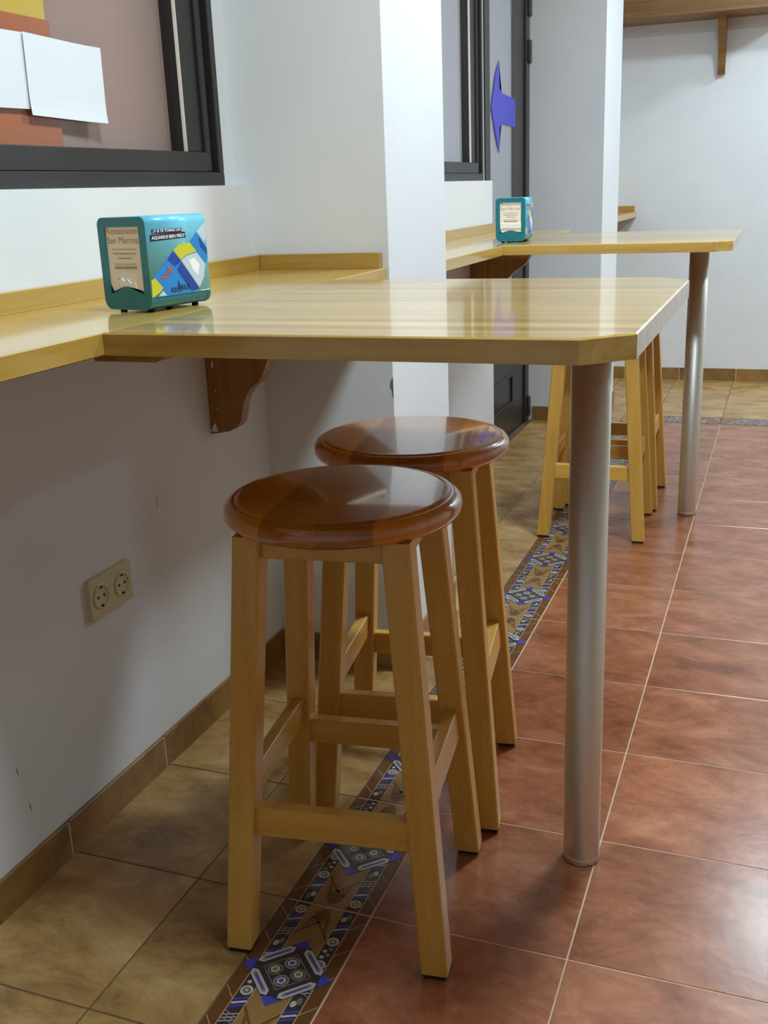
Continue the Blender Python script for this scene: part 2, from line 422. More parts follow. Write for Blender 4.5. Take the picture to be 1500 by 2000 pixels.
# decorated border tile: glazed print built as thin inlays on the tile
def decor_mesh():
    names = ['base', 'border', 'line', 'panel', 'fig', 'blue', 'white', 'dark', 'green', 'grey']
    ix = {n: i for i, n in enumerate(names)}
    w_, l_ = XS1 - XB1, P
    hw, hl = w_ / 2 - G / 2, l_ / 2 - G / 2
    bm = bmesh.new()
    add_box(bm, -hw, hw, -hl, hl, -0.009, 0.0, 0.0011, ix['base'])
    def poly(pts, m, lay):
        z = 0.00012 * lay
        f = bm.faces.new([bm.verts.new((x, y, z)) for x, y in pts]); f.material_index = ix[m]
    def rect(x0, x1, y0, y1, m, lay): poly([(x0, y0), (x1, y0), (x1, y1), (x0, y1)], m, lay)
    def seg(x0, y0, x1, y1, t, m, lay):
        d = math.hypot(x1 - x0, y1 - y0); nx_, ny_ = -(y1 - y0) / d * t / 2, (x1 - x0) / d * t / 2
        poly([(x0 + nx_, y0 + ny_), (x0 - nx_, y0 - ny_), (x1 - nx_, y1 - ny_), (x1 + nx_, y1 + ny_)], m, lay)
    def disc(x, y, r, m, lay, n=10, ry=None):
        poly([(x + r * math.cos(2 * math.pi * k / n), y + (ry or r) * math.sin(2 * math.pi * k / n)) for k in range(n)], m, lay)
    e = 0.0016
    hwi, hli = hw - e, hl - e
    b1 = 0.022          # brown outer border width
    o1 = 0.047          # outer edge of the central panel
    rng = random.Random(3)
    for s in (-1, 1):
        xa, xb_ = sorted((s * hwi, s * (hwi - b1)))
        rect(xa, xb_, -hli, hli, 'border', 1)
        for k in range(-2, 3):           # pale cuts that divide the border into lozenges
            y = k * 0.066
            seg(s * hwi, y - 0.012, s * (hwi - b1), y + 0.012, 0.0016, 'line', 2)
        seg(s * (hwi - b1), -hli, s * (hwi - b1), hli, 0.0020, 'line', 3)
        # ornament column between border and panel
        xa, xb_ = sorted((s * (hwi - b1 - 0.001), s * (hwi - o1)))
        rect(xa, xb_, -hli, hli, 'dark', 1)
        xm = (xa + xb_) / 2; hwid = (xb_ - xa) / 2
        y = -hli + 0.006
        kinds = ['rose', 'stripes', 'net', 'leaf', 'stripes', 'rose', 'scroll']
        i = 0
        while y < hli - 0.02:
            kd = kinds[(i + (0 if s > 0 else 3)) % len(kinds)]
            if kd == 'rose':
                disc(xm, y + 0.011, hwid * 0.9, 'white', 2); disc(xm, y + 0.011, hwid * 0.55, 'green', 3); disc(xm, y + 0.011, hwid * 0.25, 'white', 4)
                y += 0.024
            elif kd == 'stripes':
                for q in range(3):
                    seg(xa + 0.001, y + q * 0.008, xb_ - 0.001, y + q * 0.008 + 0.010, 0.0042, 'blue' if q != 1 else 'white', 2)
                y += 0.034
            elif kd == 'net':
                for q in range(3):
                    seg(xa, y + q * 0.007, xb_, y + q * 0.007 + 0.009, 0.0018, 'white', 2)
                    seg(xb_, y + q * 0.007, xa, y + q * 0.007 + 0.009, 0.0018, 'grey', 3)
                y += 0.028
            elif kd == 'leaf':
                disc(xm - 0.003, y + 0.007, 0.005, 'green', 2, 8, 0.008); disc(xm + 0.004, y + 0.015, 0.005, 'white', 3, 8, 0.007)
                y += 0.026
            else:
                for q in range(4):
                    disc(xm + (0.004 if q % 2 else -0.004), y + 0.004 + q * 0.007, 0.0040, 'white' if q % 2 else 'grey', 2, 8)
                y += 0.032
            i += 1
        seg(s * (hwi - o1), -hli, s * (hwi - o1), hli, 0.0018, 'line', 3)
    xp_ = hwi - o1
    rect(-xp_, xp_, -hli, hli, 'panel', 1)
    for s in (-1, 1):                    # worn strapwork on the plain panel
        disc(0, s * (hli - 0.026), 0.013, 'fig', 2, 10, 0.022)
        seg(-xp_, s * 0.085, 0, s * 0.125, 0.004, 'fig', 2)
        seg(xp_, s * 0.085, 0, s * 0.125, 0.004, 'fig', 2)
        seg(-xp_, s * 0.160, 0, s * 0.115, 0.0016, 'line', 3)
        seg(xp_, s * 0.160, 0, s * 0.115, 0.0016, 'line', 3)
        seg(-0.020, s * 0.10, -0.010, s * 0.150, 0.006, 'base', 3)
        seg(0.020, s * 0.10, 0.010, s * 0.150, 0.006, 'base', 3)
    # diamond
    R = 0.0765
    def dia(r, m, lay): poly([(r, 0), (0, r), (-r, 0), (0, -r)], m, lay)
    dia(R, 'dark', 5)
    for a in range(4):
        c, s_ = math.cos(a * math.pi / 2), math.sin(a * math.pi / 2)
        tr = lambda x, y: (x * c - y * s_, x * s_ + y * c)
        poly([tr(R, 0), tr(R - 0.017, 0.017), tr(R - 0.020, 0), tr(R - 0.017, -0.017)], 'blue', 6)
        # white cartouche along one side (from corner a to corner a+1)
        ux, uy = -0.7071, 0.7071; nx_, ny_ = 0.7071, 0.7071
        cx, cy = (R - 0.0115) / 2 , (R - 0.0115) / 2
        def cart(L_, t_): return [tr(cx + ux * p + nx_ * q, cy + uy * p + ny_ * q) for p, q in ((-L_, 0), (-L_ + t_, t_), (L_ - t_, t_), (L_, 0), (L_ - t_, -t_), (-L_ + t_, -t_))]
        poly(cart(0.033, 0.0072), 'white', 7)
        poly(cart(0.026, 0.0034), 'grey', 8)
        poly(cart(0.020, 0.0014), 'blue', 9)
        disc(*tr(0.0205, 0), 0.0135, 'grey' if a % 2 else 'green', 6, 8)
        disc(*tr(0.0205, 0), 0.0098, 'dark', 7, 8)
        disc(*tr(0.0205, 0), 0.0082, 'white', 8, 6)
        disc(*tr(0.0205, 0), 0.0045, 'blue' if a % 2 else 'panel', 9, 6)
    dia(0.042, 'grey', 5.5)
    dia(0.040, 'dark', 5.7)
    me = done(bm, 'decorated_tile')
    for n in names: me.materials.append(M['d_' + n])
    return me
DEC = decor_mesh()
for k in range(NY0, 12):
    link('decorated_tile', DEC, None, floor, ((XB1 + XS1) / 2, (k + 0.5) * P, 0), (0, 0, math.pi * (k % 2)))
for k in range(6):
    link('decorated_tile', DEC, None, floor, (XS1 + (k + 0.5) * P, 4.0 + 0.081, 0), (0, 0, math.pi / 2))
box('corner_tile', XB1 + G / 2, XS1 - G / 2, 4.0 + G / 2, YBS - G / 2, -0.009, 0, M['skirt'], floor, 0.001)

# ------------------------------------------------------------------ skirting
SH = 0.0745
def skirting(name, p0, p1, normal, joints):
    """row of skirting tiles from p0 to p1; normal points into the room"""
    p0 = Vector(p0); p1 = Vector(p1); d = (p1 - p0); Ltot = d.length; d.normalize(); n = Vector(normal)
    base = empty(name, (p0.x, p0.y, 0), math.atan2(d.y, d.x))
    tag(base, kind='structure')
    sgn = 1 if (Vector((-d.y, d.x)) @ n if False else (-d.y * n.x + d.x * n.y)) > 0 else -1
    ya, yb = sorted((0, sgn * 0.0081))
    link('grout_bed', box_me('grout_bed', 0, Ltot, ya, yb, -0.002, SH - 0.002), M['grout'], base)
    cuts = [0] + [j for j in joints if 0 < j < Ltot] + [Ltot]
    for a, b_ in zip(cuts, cuts[1:]):
        yy = sorted((0, sgn * 0.0085))
        me = box_me('skirting_tile', a + 0.0015 - (a + b_) / 2, b_ - 0.0015 - (a + b_) / 2, yy[0], yy[1], -0.002, SH, 0.001)
        link('skirting_tile', me, M['skirt'], base, ((a + b_) / 2, 0, 0))
    return base
J = [k * P for k in range(1, 40)]
skirting('baseboard_left', (0, -1.0133), (0, PIL1[0]), (1, 0), J)
skirting('baseboard_pilaster_face', (0.0085, PIL1[0]), (XP + 0.0085, PIL1[0]), (0, -1), [0.17])
skirting('baseboard_pilaster_side', (XP, PIL1[0] - 0.0085), (XP, PIL1[1] + 0.0085), (1, 0), [0.28])
skirting('baseboard_window_bay', (0, PIL1[1]), (0, 3.15), (1, 0), J)
skirting('baseboard_far_pilaster_face', (0.0, PIL2[0]), (XP + 0.0085, PIL2[0]), (0, -1), [0.2])
skirting('baseboard_far_pilaster_side', (XP, PIL2[0] - 0.0085), (XP, PIL2[1] + 0.0085), (1, 0), [0.3])
skirting('baseboard_corner_bay', (0, PIL2[1]), (0, YB), (1, 0), J)
skirting('baseboard_back', (0.0085, YB), (XR, YB), (0, -1), [0.622 + (k - 1) * 0.333 for k in range(0, 14)])

# ------------------------------------------------------------------ windows
def window(name, y0, y1, z0, z1):
    r = tag(empty(name, (0, (y0 + y1) / 2, z0)), kind='structure')
    r.location = (0, 0, 0)
    F = M['black']
    xo = -0.03                                   # face of the outer frame
    # outer frame
    box('frame_bar', -0.115, xo, y0, y1, z0, z0 + 0.030, F, r, 0.002)
    box('frame_bar', -0.115, xo, y0, y1, z1 - 0.03, z1, F, r, 0.002)
    box('frame_bar', -0.115, xo, y1 - 0.022, y1, z0 + 0.03, z1 - 0.03, F, r, 0.002)
    box('frame_bar', -0.115, xo, y0, y0 + 0.022, z0 + 0.03, z1 - 0.03, F, r, 0.002)
    # track ridge between outer frame and sash
    box('track', -0.115, xo - 0.010, y1 - 0.058, y1 - 0.036, z0 + 0.03, z1 - 0.03, F, r, 0.003)
    box('track', -0.115, xo - 0.022, y1 - 0.036, y1 - 0.022, z0 + 0.03, z1 - 0.03, F, r, 0)
    # sash
    xs = xo - 0.018
    box('sash_rail', -0.10, xs + 0.012, y0 + 0.022, y1 - 0.058, z0 + 0.030, z0 + 0.073, F, r, 0.002)
    box('sash_rail', -0.10, xs + 0.012, y0 + 0.022, y1 - 0.058, z1 - 0.073, z1 - 0.03, F, r, 0.002)
    ya = y1 - 0.058 - 0.072
    box('sash_stile', -0.10, xs, ya, y1 - 0.058, z0 + 0.073, z1 - 0.073, F, r, 0.002)
    box('sash_stile', -0.10, xs, y0 + 0.022, y0 + 0.094, z0 + 0.073, z1 - 0.073, F, r, 0.002)
    box('gasket', xs - 0.006, xs + 0.0008, ya - 0.0005, ya + 0.0035, z0 + 0.073, z1 - 0.073, M['gasket'], r, 0)
    box('glass', -0.074, -0.070, y0 + 0.094, ya, z0 + 0.073, z1 - 0.073, M['glass'], r)
    return r
w1 = window('window_1', -1.05, 0.858, LEDGE, 2.3)
box('shutter', -0.098, -0.086, -1.02, 0.79, LEDGE, 2.3, M['blind'], w1)
w2 = window('window_2', 1.5, 3.12, LEDGE, 2.3)
box('shutter', -0.098, -0.086, 1.52, 3.05, LEDGE, 2.3, M['grey_blind'], w2)
box('jamb', -0.27, -0.035, 3.12, 3.15, LEDGE, 2.3, M['grey_blind'], w2)

# papers and poster on the first window's glass
def sheet(name, cy, cz, wy, hz, x, rot, mat, bend=0.0):
    n = 8; bm = bmesh.new(); rows = []
    for th in (0.0, 0.0004):
        g = []
        for i in range(n + 1):
            rr = []
            for j in range(n + 1):
                u, v = i / n - 0.5, j / n - 0.5
                curl = bend * (max(0, u - 0.1) ** 2 + 0.6 * max(0, -v - 0.2) ** 2)
                rr.append(bm.verts.new((curl + th, u * wy, v * hz)))
            g.append(rr)
        rows.append(g)
    for g in rows:
        for i in range(n):
            for j in range(n): bm.faces.new((g[i][j], g[i + 1][j], g[i + 1][j + 1], g[i][j + 1]))
    me = done(bm, name)
    return link(name, me, mat, None, (x, cy, cz), (rot, 0, 0))
o = sheet('paper_sheet', 0.348, 1.405, 0.215, 0.136, -0.0655, math.radians(-1.5), M['paper'], 0.05)
tag(o, 'white paper sheet with a curled lower corner taped over the edge of another sheet', 'paper', 'notices taped on the window')
o = sheet('paper_sheet', 0.150, 1.411, 0.215, 0.125, -0.0685, math.radians(1), M['paper'], 0.0)
tag(o, 'white paper sheet partly covered by the curled sheet on the window glass', 'paper', 'notices taped on the window')
po = empty('window_poster', (-0.0765, 0.075, 1.29))
tag(po, 'orange and yellow poster stuck behind the window glass under the white papers', 'poster')
link('poster_sheet', box_me('poster_sheet', -0.0006, 0, -0.26, 0.26, 0.0, 0.215), M['poster'], po)
link('poster_header', box_me('poster_header', -0.0006, 0.0, -0.26, 0.25, 0.215, 0.42), M['poster_y'], po)

# ------------------------------------------------------------------ door
dr = tag(empty('door_1', (-0.03, 3.15, 0)), kind='structure')
def dbox(name, y0, y1, z0, z1, x0, x1, mat, bev=0.002): return box(name, x0, x1, y0 - 3.15, y1 - 3.15, z0, z1, mat, dr, bev)
DY0, DY1 = 3.155, 3.925
dbox('door_stile', 3.63, 3.86, 0.012, 2.2, -0.05, 0.0, M['black'])
dbox('door_stile', DY0, 3.235, 0.012, 2.2, -0.05, 0.0, M['black'])
dbox('door_jamb', 3.865, DY1 + 0.014, 0.0, 2.3, -0.06, 0.010, M['black'])
dbox('top_rail', 3.235, 3.63, 1.985, 2.2, -0.05, 0.0, M['black'])
dbox('middle_rail', 3.235, 3.63, 0.30, 0.42, -0.05, 0.0, M['black'])
dbox('bottom_rail', 3.235, 3.63, 0.012, 0.16, -0.05, 0.0, M['black'])
dbox('lower_panel', 3.235, 3.63, 0.16, 0.30, -0.035, -0.010, M['black_panel'])
dbox('panel_moulding', 3.235, 3.63, 0.29, 0.305, -0.03, 0.006, M['black'])
dbox('glass', 3.235, 3.63, 0.42, 1.985, -0.004, -0.001, M['glass'], 0)
dbox('privacy_film', 3.235, 3.63, 0.42, 1.985, -0.010, -0.006, M['grey_blind'], 0)
dbox('threshold', DY0, DY1, 0, 0.012, -0.06, 0.0, M['black'], 0)
for z0 in (1.75, 1.955, 0.03):
    dbox('hinge', 3.895, 3.938, z0, z0 + 0.10, 0.008, 0.022, M['black'], 0.003)
bm = bmesh.new()
head = [(3.255, 1.515), (3.32, 1.64), (3.385, 1.712), (3.395, 1.60), (3.43, 1.584), (3.60, 1.576), (3.675, 1.570), (3.685, 1.555), (3.685, 1.462), (3.675, 1.450), (3.43, 1.458), (3.395, 1.44), (3.385, 1.330), (3.32, 1.41)]
add_prism(bm, head, lambda p: (-0.0008, p[0] - 3.15, p[1]), lambda p: (0.0008, p[0] - 3.15, p[1]))
bmesh.ops.triangulate(bm, faces=[f for f in bm.faces if len(f.verts) > 4])
ar = link('arrow_sticker', done(bm, 'arrow_sticker'), M['blue'], dr)
ar['label'] = 'blue arrow sticker with a wide barbed head'

# ------------------------------------------------------------------ counters
def counter(label, y0, y1, h, bracket_y, end_splash=None, start_splash=False, zsp=0.0355):
    r = empty('wall_counter', (0, y0, 0))
    tag(r, label, 'counter')
    ly = y1 - y0
    b_ = box('board', 0.0, 0.337, 0, ly, h - T, h, M['oak_y'], r, 0.0015)
    box('backsplash', 0.0, 0.020, 0, ly, h - 0.001, h + zsp, M['oak_y'], r, 0.0015)
    if end_splash:
        box('end_splash', 0.0205, 0.327, ly - 0.020, ly, h - 0.001, h + zsp, M['oak_x'], r, 0.0015)
    prof = [(0, 0.345), (0.025, 0.341), (0.050, 0.336), (0.069, 0.326), (0.079, 0.313), (0.084, 0.295), (0.089, 0.272), (0.097, 0.254), (0.110, 0.237), (0.131, 0.222),
            (0.142, 0.206), (0.149, 0.190), (0.156, 0.174), (0.170, 0.158), (0.192, 0.138), (0.220, 0.122), (0.236, 0.106), (0.252, 0.080), (0.262, 0.05), (0.272, T - 0.001), (0, T - 0.001)]
    for by in bracket_y:
        bm = bmesh.new()
        add_prism(bm, prof, lambda p: (p[0], -0.016, h - p[1]), lambda p: (p[0], 0.016, h - p[1]))
        link('bracket', done(bm, 'bracket'), M['bracket'], r, (0, by - y0, 0))
    return r
counter('oak wall counter below the window with taped papers', -1.0, PIL1[0], H1, (0.66, -0.75), True)
counter('oak wall counter running up to the glazed door', PIL1[1], 3.148, H2, (2.80, 1.6), False)
counter('oak wall counter tucked in the far corner behind the second pilaster', PIL2[1], YB, H3, (4.95,), True)

# ------------------------------------------------------------------ tables
def clip(poly, ylo, yhi):
    def half(pts, f):
        out = []
        for i, a in enumerate(pts):
            b_ = pts[(i + 1) % len(pts)]; fa, fb = f(a), f(b_)
            if fa >= 0: out.append(a)
            if (fa >= 0) != (fb >= 0):
                t = fa / (fa - fb); out.append((a[0] + (b_[0] - a[0]) * t, a[1] + (b_[1] - a[1]) * t))
        return out
    return half(half(poly, lambda p: p[1] - ylo), lambda p: yhi - p[1])
def table(label, xo, y0, h, wd, dp, px, py):
    r = empty('table', (xo, y0, 0))
    tag(r, label, 'table')
    ch = 0.058
    out = [(0, 0), (wd - ch, 0), (wd, ch * 0.95), (wd, dp - ch * 0.95), (wd - ch, dp), (0, dp)]
    i_ = 0.0022
    inn = [(0, i_), (wd - ch - i_ * 0.4, i_), (wd - i_, ch * 0.95 + i_ * 0.4), (wd - i_, dp - ch * 0.95 - i_ * 0.4), (wd - ch - i_ * 0.4, dp - i_), (0, dp - i_)]
    edges = [0.0, 0.062, 0.10, 0.137, 0.18, 0.216, 0.262, 0.30, 0.342, 0.385, 0.42, 0.465, 0.505, 0.548, 0.585, 0.628, 0.67, 0.71, 0.745, dp]
    for a, b_ in zip(edges, edges[1:]):
        lo = -1 if a == 0 else a; hi = dp + 1 if b_ == dp else b_
        po_, pi_ = clip(out, lo, hi), clip(inn, lo, hi)
        yc = (a + b_) / 2
        bm = bmesh.new()
        if len(po_) == len(pi_):
            lay = [[bm.verts.new((p[0], p[1] - yc, -T)) for p in po_], [bm.verts.new((p[0], p[1] - yc, -i_)) for p in po_], [bm.verts.new((p[0], p[1] - yc, 0)) for p in pi_]]
            n = len(po_)
            bm.faces.new(lay[0][::-1]); bm.faces.new(lay[2])
            for u, v in zip(lay, lay[1:]):
                for k in range(n): bm.faces.new((u[k], u[(k + 1) % n], v[(k + 1) % n], v[k]))
        else:
            add_prism(bm, po_, lambda p: (p[0], p[1] - yc, -T), lambda p: (p[0], p[1] - yc, 0))
        link('stave', done(bm, 'stave'), M['stave'], r, (0, yc, h))
    # steel pole leg
    zt = h - T
    pl = lathe('pole_leg', [(0, 0.002), (0.0318, 0.002), (0.0325, 0.006), (0.0325, zt), (0, zt)], M['metal'], r, (px - xo, py - y0, 0), 48)
    lathe('foot_cap', [(0, 0), (0.0300, 0), (0.0330, 0.002), (0.0332, 0.012), (0.0326, 0.014)], M['metal'], pl, (0, 0, 0), 48)
    lathe('top_flange', [(0, zt - 0.006), (0.05, zt - 0.006), (0.052, zt - 0.003), (0.052, zt)], M['metal'], pl, (0, 0, 0), 48)
    # batten screwed under the joint with the counter
    bm = bmesh.new()
    add_prism(bm, [(-0.03, 0), (-0.026, -0.010), (0.072, -0.010), (0.09, 0)], lambda p: (p[0], 0.012, zt + p[1]), lambda p: (p[0], 0.05, zt + p[1]))
    link('batten', done(bm, 'batten'), M['bracket'], r)
    return r
table('oak butcher-block table on a steel pole joined to the counter below the papered window', 0.3372, -0.186, H1, 0.706, 0.802, 0.9227, 0.2734)
table('oak butcher-block table on a steel pole beside the glazed door', 0.3372, 2.018, H2, 0.708, 0.812, 0.9200, 2.4507)

# ------------------------------------------------------------------ stools
def make_stool():
    r = empty('bar_stool')
    SZ, SR, TH = 0.743, 0.187, 0.037
    zb = SZ - TH
    prof = [(0, zb), (SR - 0.016, zb), (SR - 0.006, zb + 0.003), (SR - 0.0008, zb + 0.010), (SR, zb + 0.017), (SR - 0.0015, zb + 0.025), (SR - 0.006, zb + 0.031),
            (SR - 0.0125, zb + 0.0345), (SR - 0.0155, zb + 0.0348), (SR - 0.017, zb + 0.0338), (SR - 0.0195, zb + 0.0362), (SR - 0.026, TH + zb), (0, SZ)]
    lathe('seat', prof, M['seat'], r, (0, 0, 0), 72)
    at, ab, hw = 0.1135, 0.164, 0.0215
    ztop = zb + 0.001
    def pos(z): return ab + (at - ab) * z / ztop
    bm = bmesh.new()
    zs = [0.006, 0.009, ztop]; insets = [0.004, 0.0, 0.0]
    ringv = []
    b = 0.0028
    for z, ins in zip(zs, insets):
        c = pos(z); h_ = hw - ins
        oct_ = [(-h_ + b, -h_), (h_ - b, -h_), (h_, -h_ + b), (h_, h_ - b), (h_ - b, h_), (-h_ + b, h_), (-h_, h_ - b), (-h_, -h_ + b)]
        ringv.append([bm.verts.new((c + p[0], c + p[1], z)) for p in oct_])
    bm.faces.new(ringv[0][::-1]); bm.faces.new(ringv[-1])
    for u, v in zip(ringv, ringv[1:]):
        for k in range(8): bm.faces.new((u[k], u[(k + 1) % 8], v[(k + 1) % 8], v[k]))
    leg_me = done(bm, 'leg')
    pad_me = box_me('foot_pad', ab - hw + 0.004, ab + hw - 0.004, ab - hw + 0.004, ab + hw - 0.004, 0, 0.0065)
    def bar(z0, z1, thick, name):
        h0, h1 = pos(z0) - hw + 0.002, pos(z1) - hw + 0.002
        c0, c1 = pos(z0), pos(z1)
        bm = bmesh.new()
        t = thick / 2
        vs = [bm.verts.new(p) for p in ((-h0, -c0 - t, z0), (h0, -c0 - t, z0), (h0, -c0 + t, z0), (-h0, -c0 + t, z0),
                                        (-h1, -c1 - t, z1), (h1, -c1 - t, z1), (h1, -c1 + t, z1), (-h1, -c1 + t, z1))]
        for q in ((3, 2, 1, 0), (4, 5, 6, 7), (0, 1, 5, 4), (1, 2, 6, 5), (2, 3, 7, 6), (3, 0, 4, 7)): bm.faces.new([vs[i] for i in q])
        bmesh.ops.bevel(bm, geom=bm.edges[:], offset=0.0018, segments=1, affect='EDGES', profile=0.5)
        return done(bm, name)
    apron_me = bar(0.672, ztop, 0.022, 'apron')
    low_me, high_me = bar(0.212, 0.262, 0.022, 'stretcher'), bar(0.258, 0.312, 0.022, 'stretcher')
    for k in range(4):
        rot = (0, 0, k * math.pi / 2)
        lg = link('leg', leg_me, M['leg'], r, (0, 0, 0), rot)
        link('foot_pad', pad_me, M['rubber'], lg)
        link('apron', apron_me, M['rail_x'], r, (0, 0, 0), rot)
        link('stretcher', low_me if k % 2 == 0 else high_me, M['rail_x'], r, (0, 0, 0), rot)
    return r
st = make_stool()
spots = [((0.577, 0.052), 7.0, 'bar stool under the table by the papered window, on the side away from the pilaster', None),
         ((0.552, 0.452), 8.0, 'bar stool under the table by the papered window, on the side next to the pilaster', None),
         ((0.621, 2.243), 2.0, 'wooden bar stool under the far table, on the side toward the first table', None),
         ((0.625, 2.632), 0.5, 'wooden bar stool under the far table, on the side toward the back wall', None)]
for i, (p, a, lb, g) in enumerate(spots):
    o = st if i == 0 else copy_tree(st)
    o.location = (p[0], p[1], 0); o.rotation_euler = (0, 0, math.radians(a))
    tag(o, lb, 'stool', 'bar stools under the tables')

# ------------------------------------------------------------------ napkin dispensers
def rrect(w_, h_, r, n=6, r2=None):
    r2 = r2 or r
    pts = []
    for cx, cz, a0, rr in ((w_ / 2 - r2, r2, -90, r2), (w_ / 2 - r, h_ - r, 0, r), (-w_ / 2 + r, h_ - r, 90, r), (-w_ / 2 + r2, r2, 180, r2)):
        for k in range(n + 1):
            a = math.radians(a0 + 90 * k / n); pts.append((cx + rr * math.cos(a), cz + rr * math.sin(a)))
    return pts
def make_dispenser(w_=0.102, d=0.140, h=0.142):
    r = empty('napkin_dispenser')
    zf = 0.004
    # core body, between the two end frames
    def frame_mesh(y0, y1):
        outer = rrect(w_, h, 0.011, 6, 0.016)
        bm = bmesh.new()
        # opening: rectangle with a hump in the lower edge
        ix0, ix1, iz0, iz1 = -w_ / 2 + 0.0145, w_ / 2 - 0.0145, 0.025, h - 0.0145
        hump = [(ix1 - (ix1 - ix0) * t, iz0 + 0.011 * math.sin(math.pi * t) ** 2) for t in [k / 10 for k in range(11)]]
        inner = [(ix0, iz1), (ix1, iz1)] + hump
        loops = []
        for y in (y0, y1):
            vo = [bm.verts.new((p[0], y, zf + p[1])) for p in outer]; vi = [bm.verts.new((p[0], y, zf + p[1])) for p in inner]
            eo = [bm.edges.new((vo[i], vo[(i + 1) % len(vo)])) for i in range(len(vo))]
            ei = [bm.edges.new((vi[i], vi[(i + 1) % len(vi)])) for i in range(len(vi))]
            bmesh.ops.triangle_fill(bm, use_beauty=True, use_dissolve=False, edges=eo + ei)
            loops.append((vo, vi))
        for q in (0, 1):
            a, b_ = loops[0][q], loops[1][q]
            for i in range(len(a)): bm.faces.new((a[i], a[(i + 1) % len(a)], b_[(i + 1) % len(a)], b_[i]))
        return done(bm, 'front_frame')
    link('front_frame', frame_mesh(-d / 2, -d / 2 + 0.007), M['teal'], r)
    link('back_frame', frame_mesh(d / 2 - 0.007, d / 2), M['teal'], r)
    bm = bmesh.new()
    body = rrect(w_ - 0.001, h - 0.001, 0.0105, 6, 0.0155)
    add_prism(bm, body, lambda p: (p[0], -d / 2 + 0.0060, zf + p[1] + 0.0005), lambda p: (p[0], d / 2 - 0.0060, zf + p[1] + 0.0005))
    # side walls reach the frames
    for s in (-1, 1):
        xa, xb = sorted((s * (w_ / 2 - 0.0005), s * (w_ / 2 - 0.004)))
        add_box(bm, xa, xb, -d / 2 + 0.006, d / 2 - 0.006, zf + 0.018, zf + h - 0.014)
    add_box(bm, -w_ / 2 + 0.016, w_ / 2 - 0.016, -d / 2 + 0.006, d / 2 - 0.006, zf + 0.0005, zf + 0.02)
    add_box(bm, -w_ / 2 + 0.011, w_ / 2 - 0.011, -d / 2 + 0.006, d / 2 - 0.006, zf + h - 0.008, zf + h - 0.0005)
    link('body', done(bm, 'body'), M['teal'], r)
    # printed wrap: sides and top
    zl = 0.019
    outl = [p for p in rrect(w_ + 0.0006, h + 0.0003, 0.0113, 8)]
    arc = [p for p in outl if p[1] > zl]
    arc = sorted([p for p in arc if p[0] > 0], key=lambda p: (p[1], -p[0])) + sorted([p for p in arc if p[0] <= 0], key=lambda p: (-p[1], -p[0]))
    arc = [(w_ / 2 + 0.0003, zl)] + arc + [(-w_ / 2 - 0.0003, zl)]
    bm = bmesh.new()
    ya, yb = -d / 2 + 0.0004, d / 2 - 0.0004
    inn = [(p[0] * 0.992, p[1] - (0.0006 if p[1] > h - 0.012 else 0)) for p in arc]
    rows = [[bm.verts.new((p[0], y, zf + p[1])) for p in q] for q in (arc, inn) for y in (ya, yb)]
    for i in range(len(arc) - 1):
        f = bm.faces.new((rows[0][i], rows[0][i + 1], rows[1][i + 1], rows[1][i])); f.smooth = True
        bm.faces.new((rows[2][i], rows[3][i], rows[3][i + 1], rows[2][i + 1]))
        bm.faces.new((rows[0][i], rows[2][i], rows[2][i + 1], rows[0][i + 1])); bm.faces.new((rows[1][i], rows[1][i + 1], rows[3][i + 1], rows[3][i]))
    for q in (0, -1): bm.faces.new((rows[0][q], rows[1][q], rows[3][q], rows[2][q]))
    wrap = link('printed_wrap', done(bm, 'printed_wrap'), M['cyan'], r)
    # printed picture on both long sides
    ART = [('p_navy', [(0.094, 0.867), (0.585, 0.864), (0.583, 0.804), (0.093, 0.812)], 1), ('p_navy', [(0.06, 0.800), (0.639, 0.812), (0.646, 0.734), (0.056, 0.716)], 1),
           ('p_can', [(0.409, 0.575), (0.804, 0.04), (0.717, 0.008), (0.496, 0.007), (0.202, 0.003), (0.194, 0.125), (0.052, 0.274)], 1),
           ('p_cand', [(0.409, 0.575), (0.533, 0.43), (0.424, 0.373), (0.306, 0.465)], 2), ('p_cand', [(0.531, 0.418), (0.804, 0.04), (0.664, 0.021), (0.444, 0.328)], 2),
           ('p_yellow', [(0.42, 0.589), (0.521, 0.655), (0.705, 0.664), (0.805, 0.541), (0.627, 0.508), (0.536, 0.448)], 1),
           ('p_ice', [(0.534, 0.44), (0.625, 0.496), (0.811, 0.522), (0.943, 0.361), (0.899, 0.187), (0.807, 0.056)], 2),
           ('p_white', [(0.66, 0.44), (0.76, 0.46), (0.84, 0.36), (0.80, 0.22), (0.72, 0.30)], 3),
           ('p_yellow', [(0.018, 0.23), (0.076, 0.253), (0.197, 0.113), (0.138, 0.06), (0.01, 0.005)], 2), ('p_ice', [(0.112, 0.015), (0.186, 0.078), (0.249, 0.009)], 2),
           ('p_can', [(0.833, 0.793), (0.992, 0.575), (0.992, 0.432), (0.943, 0.361), (0.807, 0.554), (0.707, 0.677)], 1),
           ('p_ice', [(0.835, 0.806), (0.927, 0.876), (0.99, 0.91), (0.992, 0.844), (0.992, 0.703), (0.959, 0.655)], 1),
           ('p_cand', [(0.862, 0.74), (0.990, 0.574), (0.990, 0.483), (0.877, 0.598)], 2), ('p_white', [(0.827, 0.018), (0.99, 0.02), (0.99, 0.009), (0.826, 0.007)], 2)]
    names = sorted({a[0] for a in ART})
    hz = h - zl - 0.004
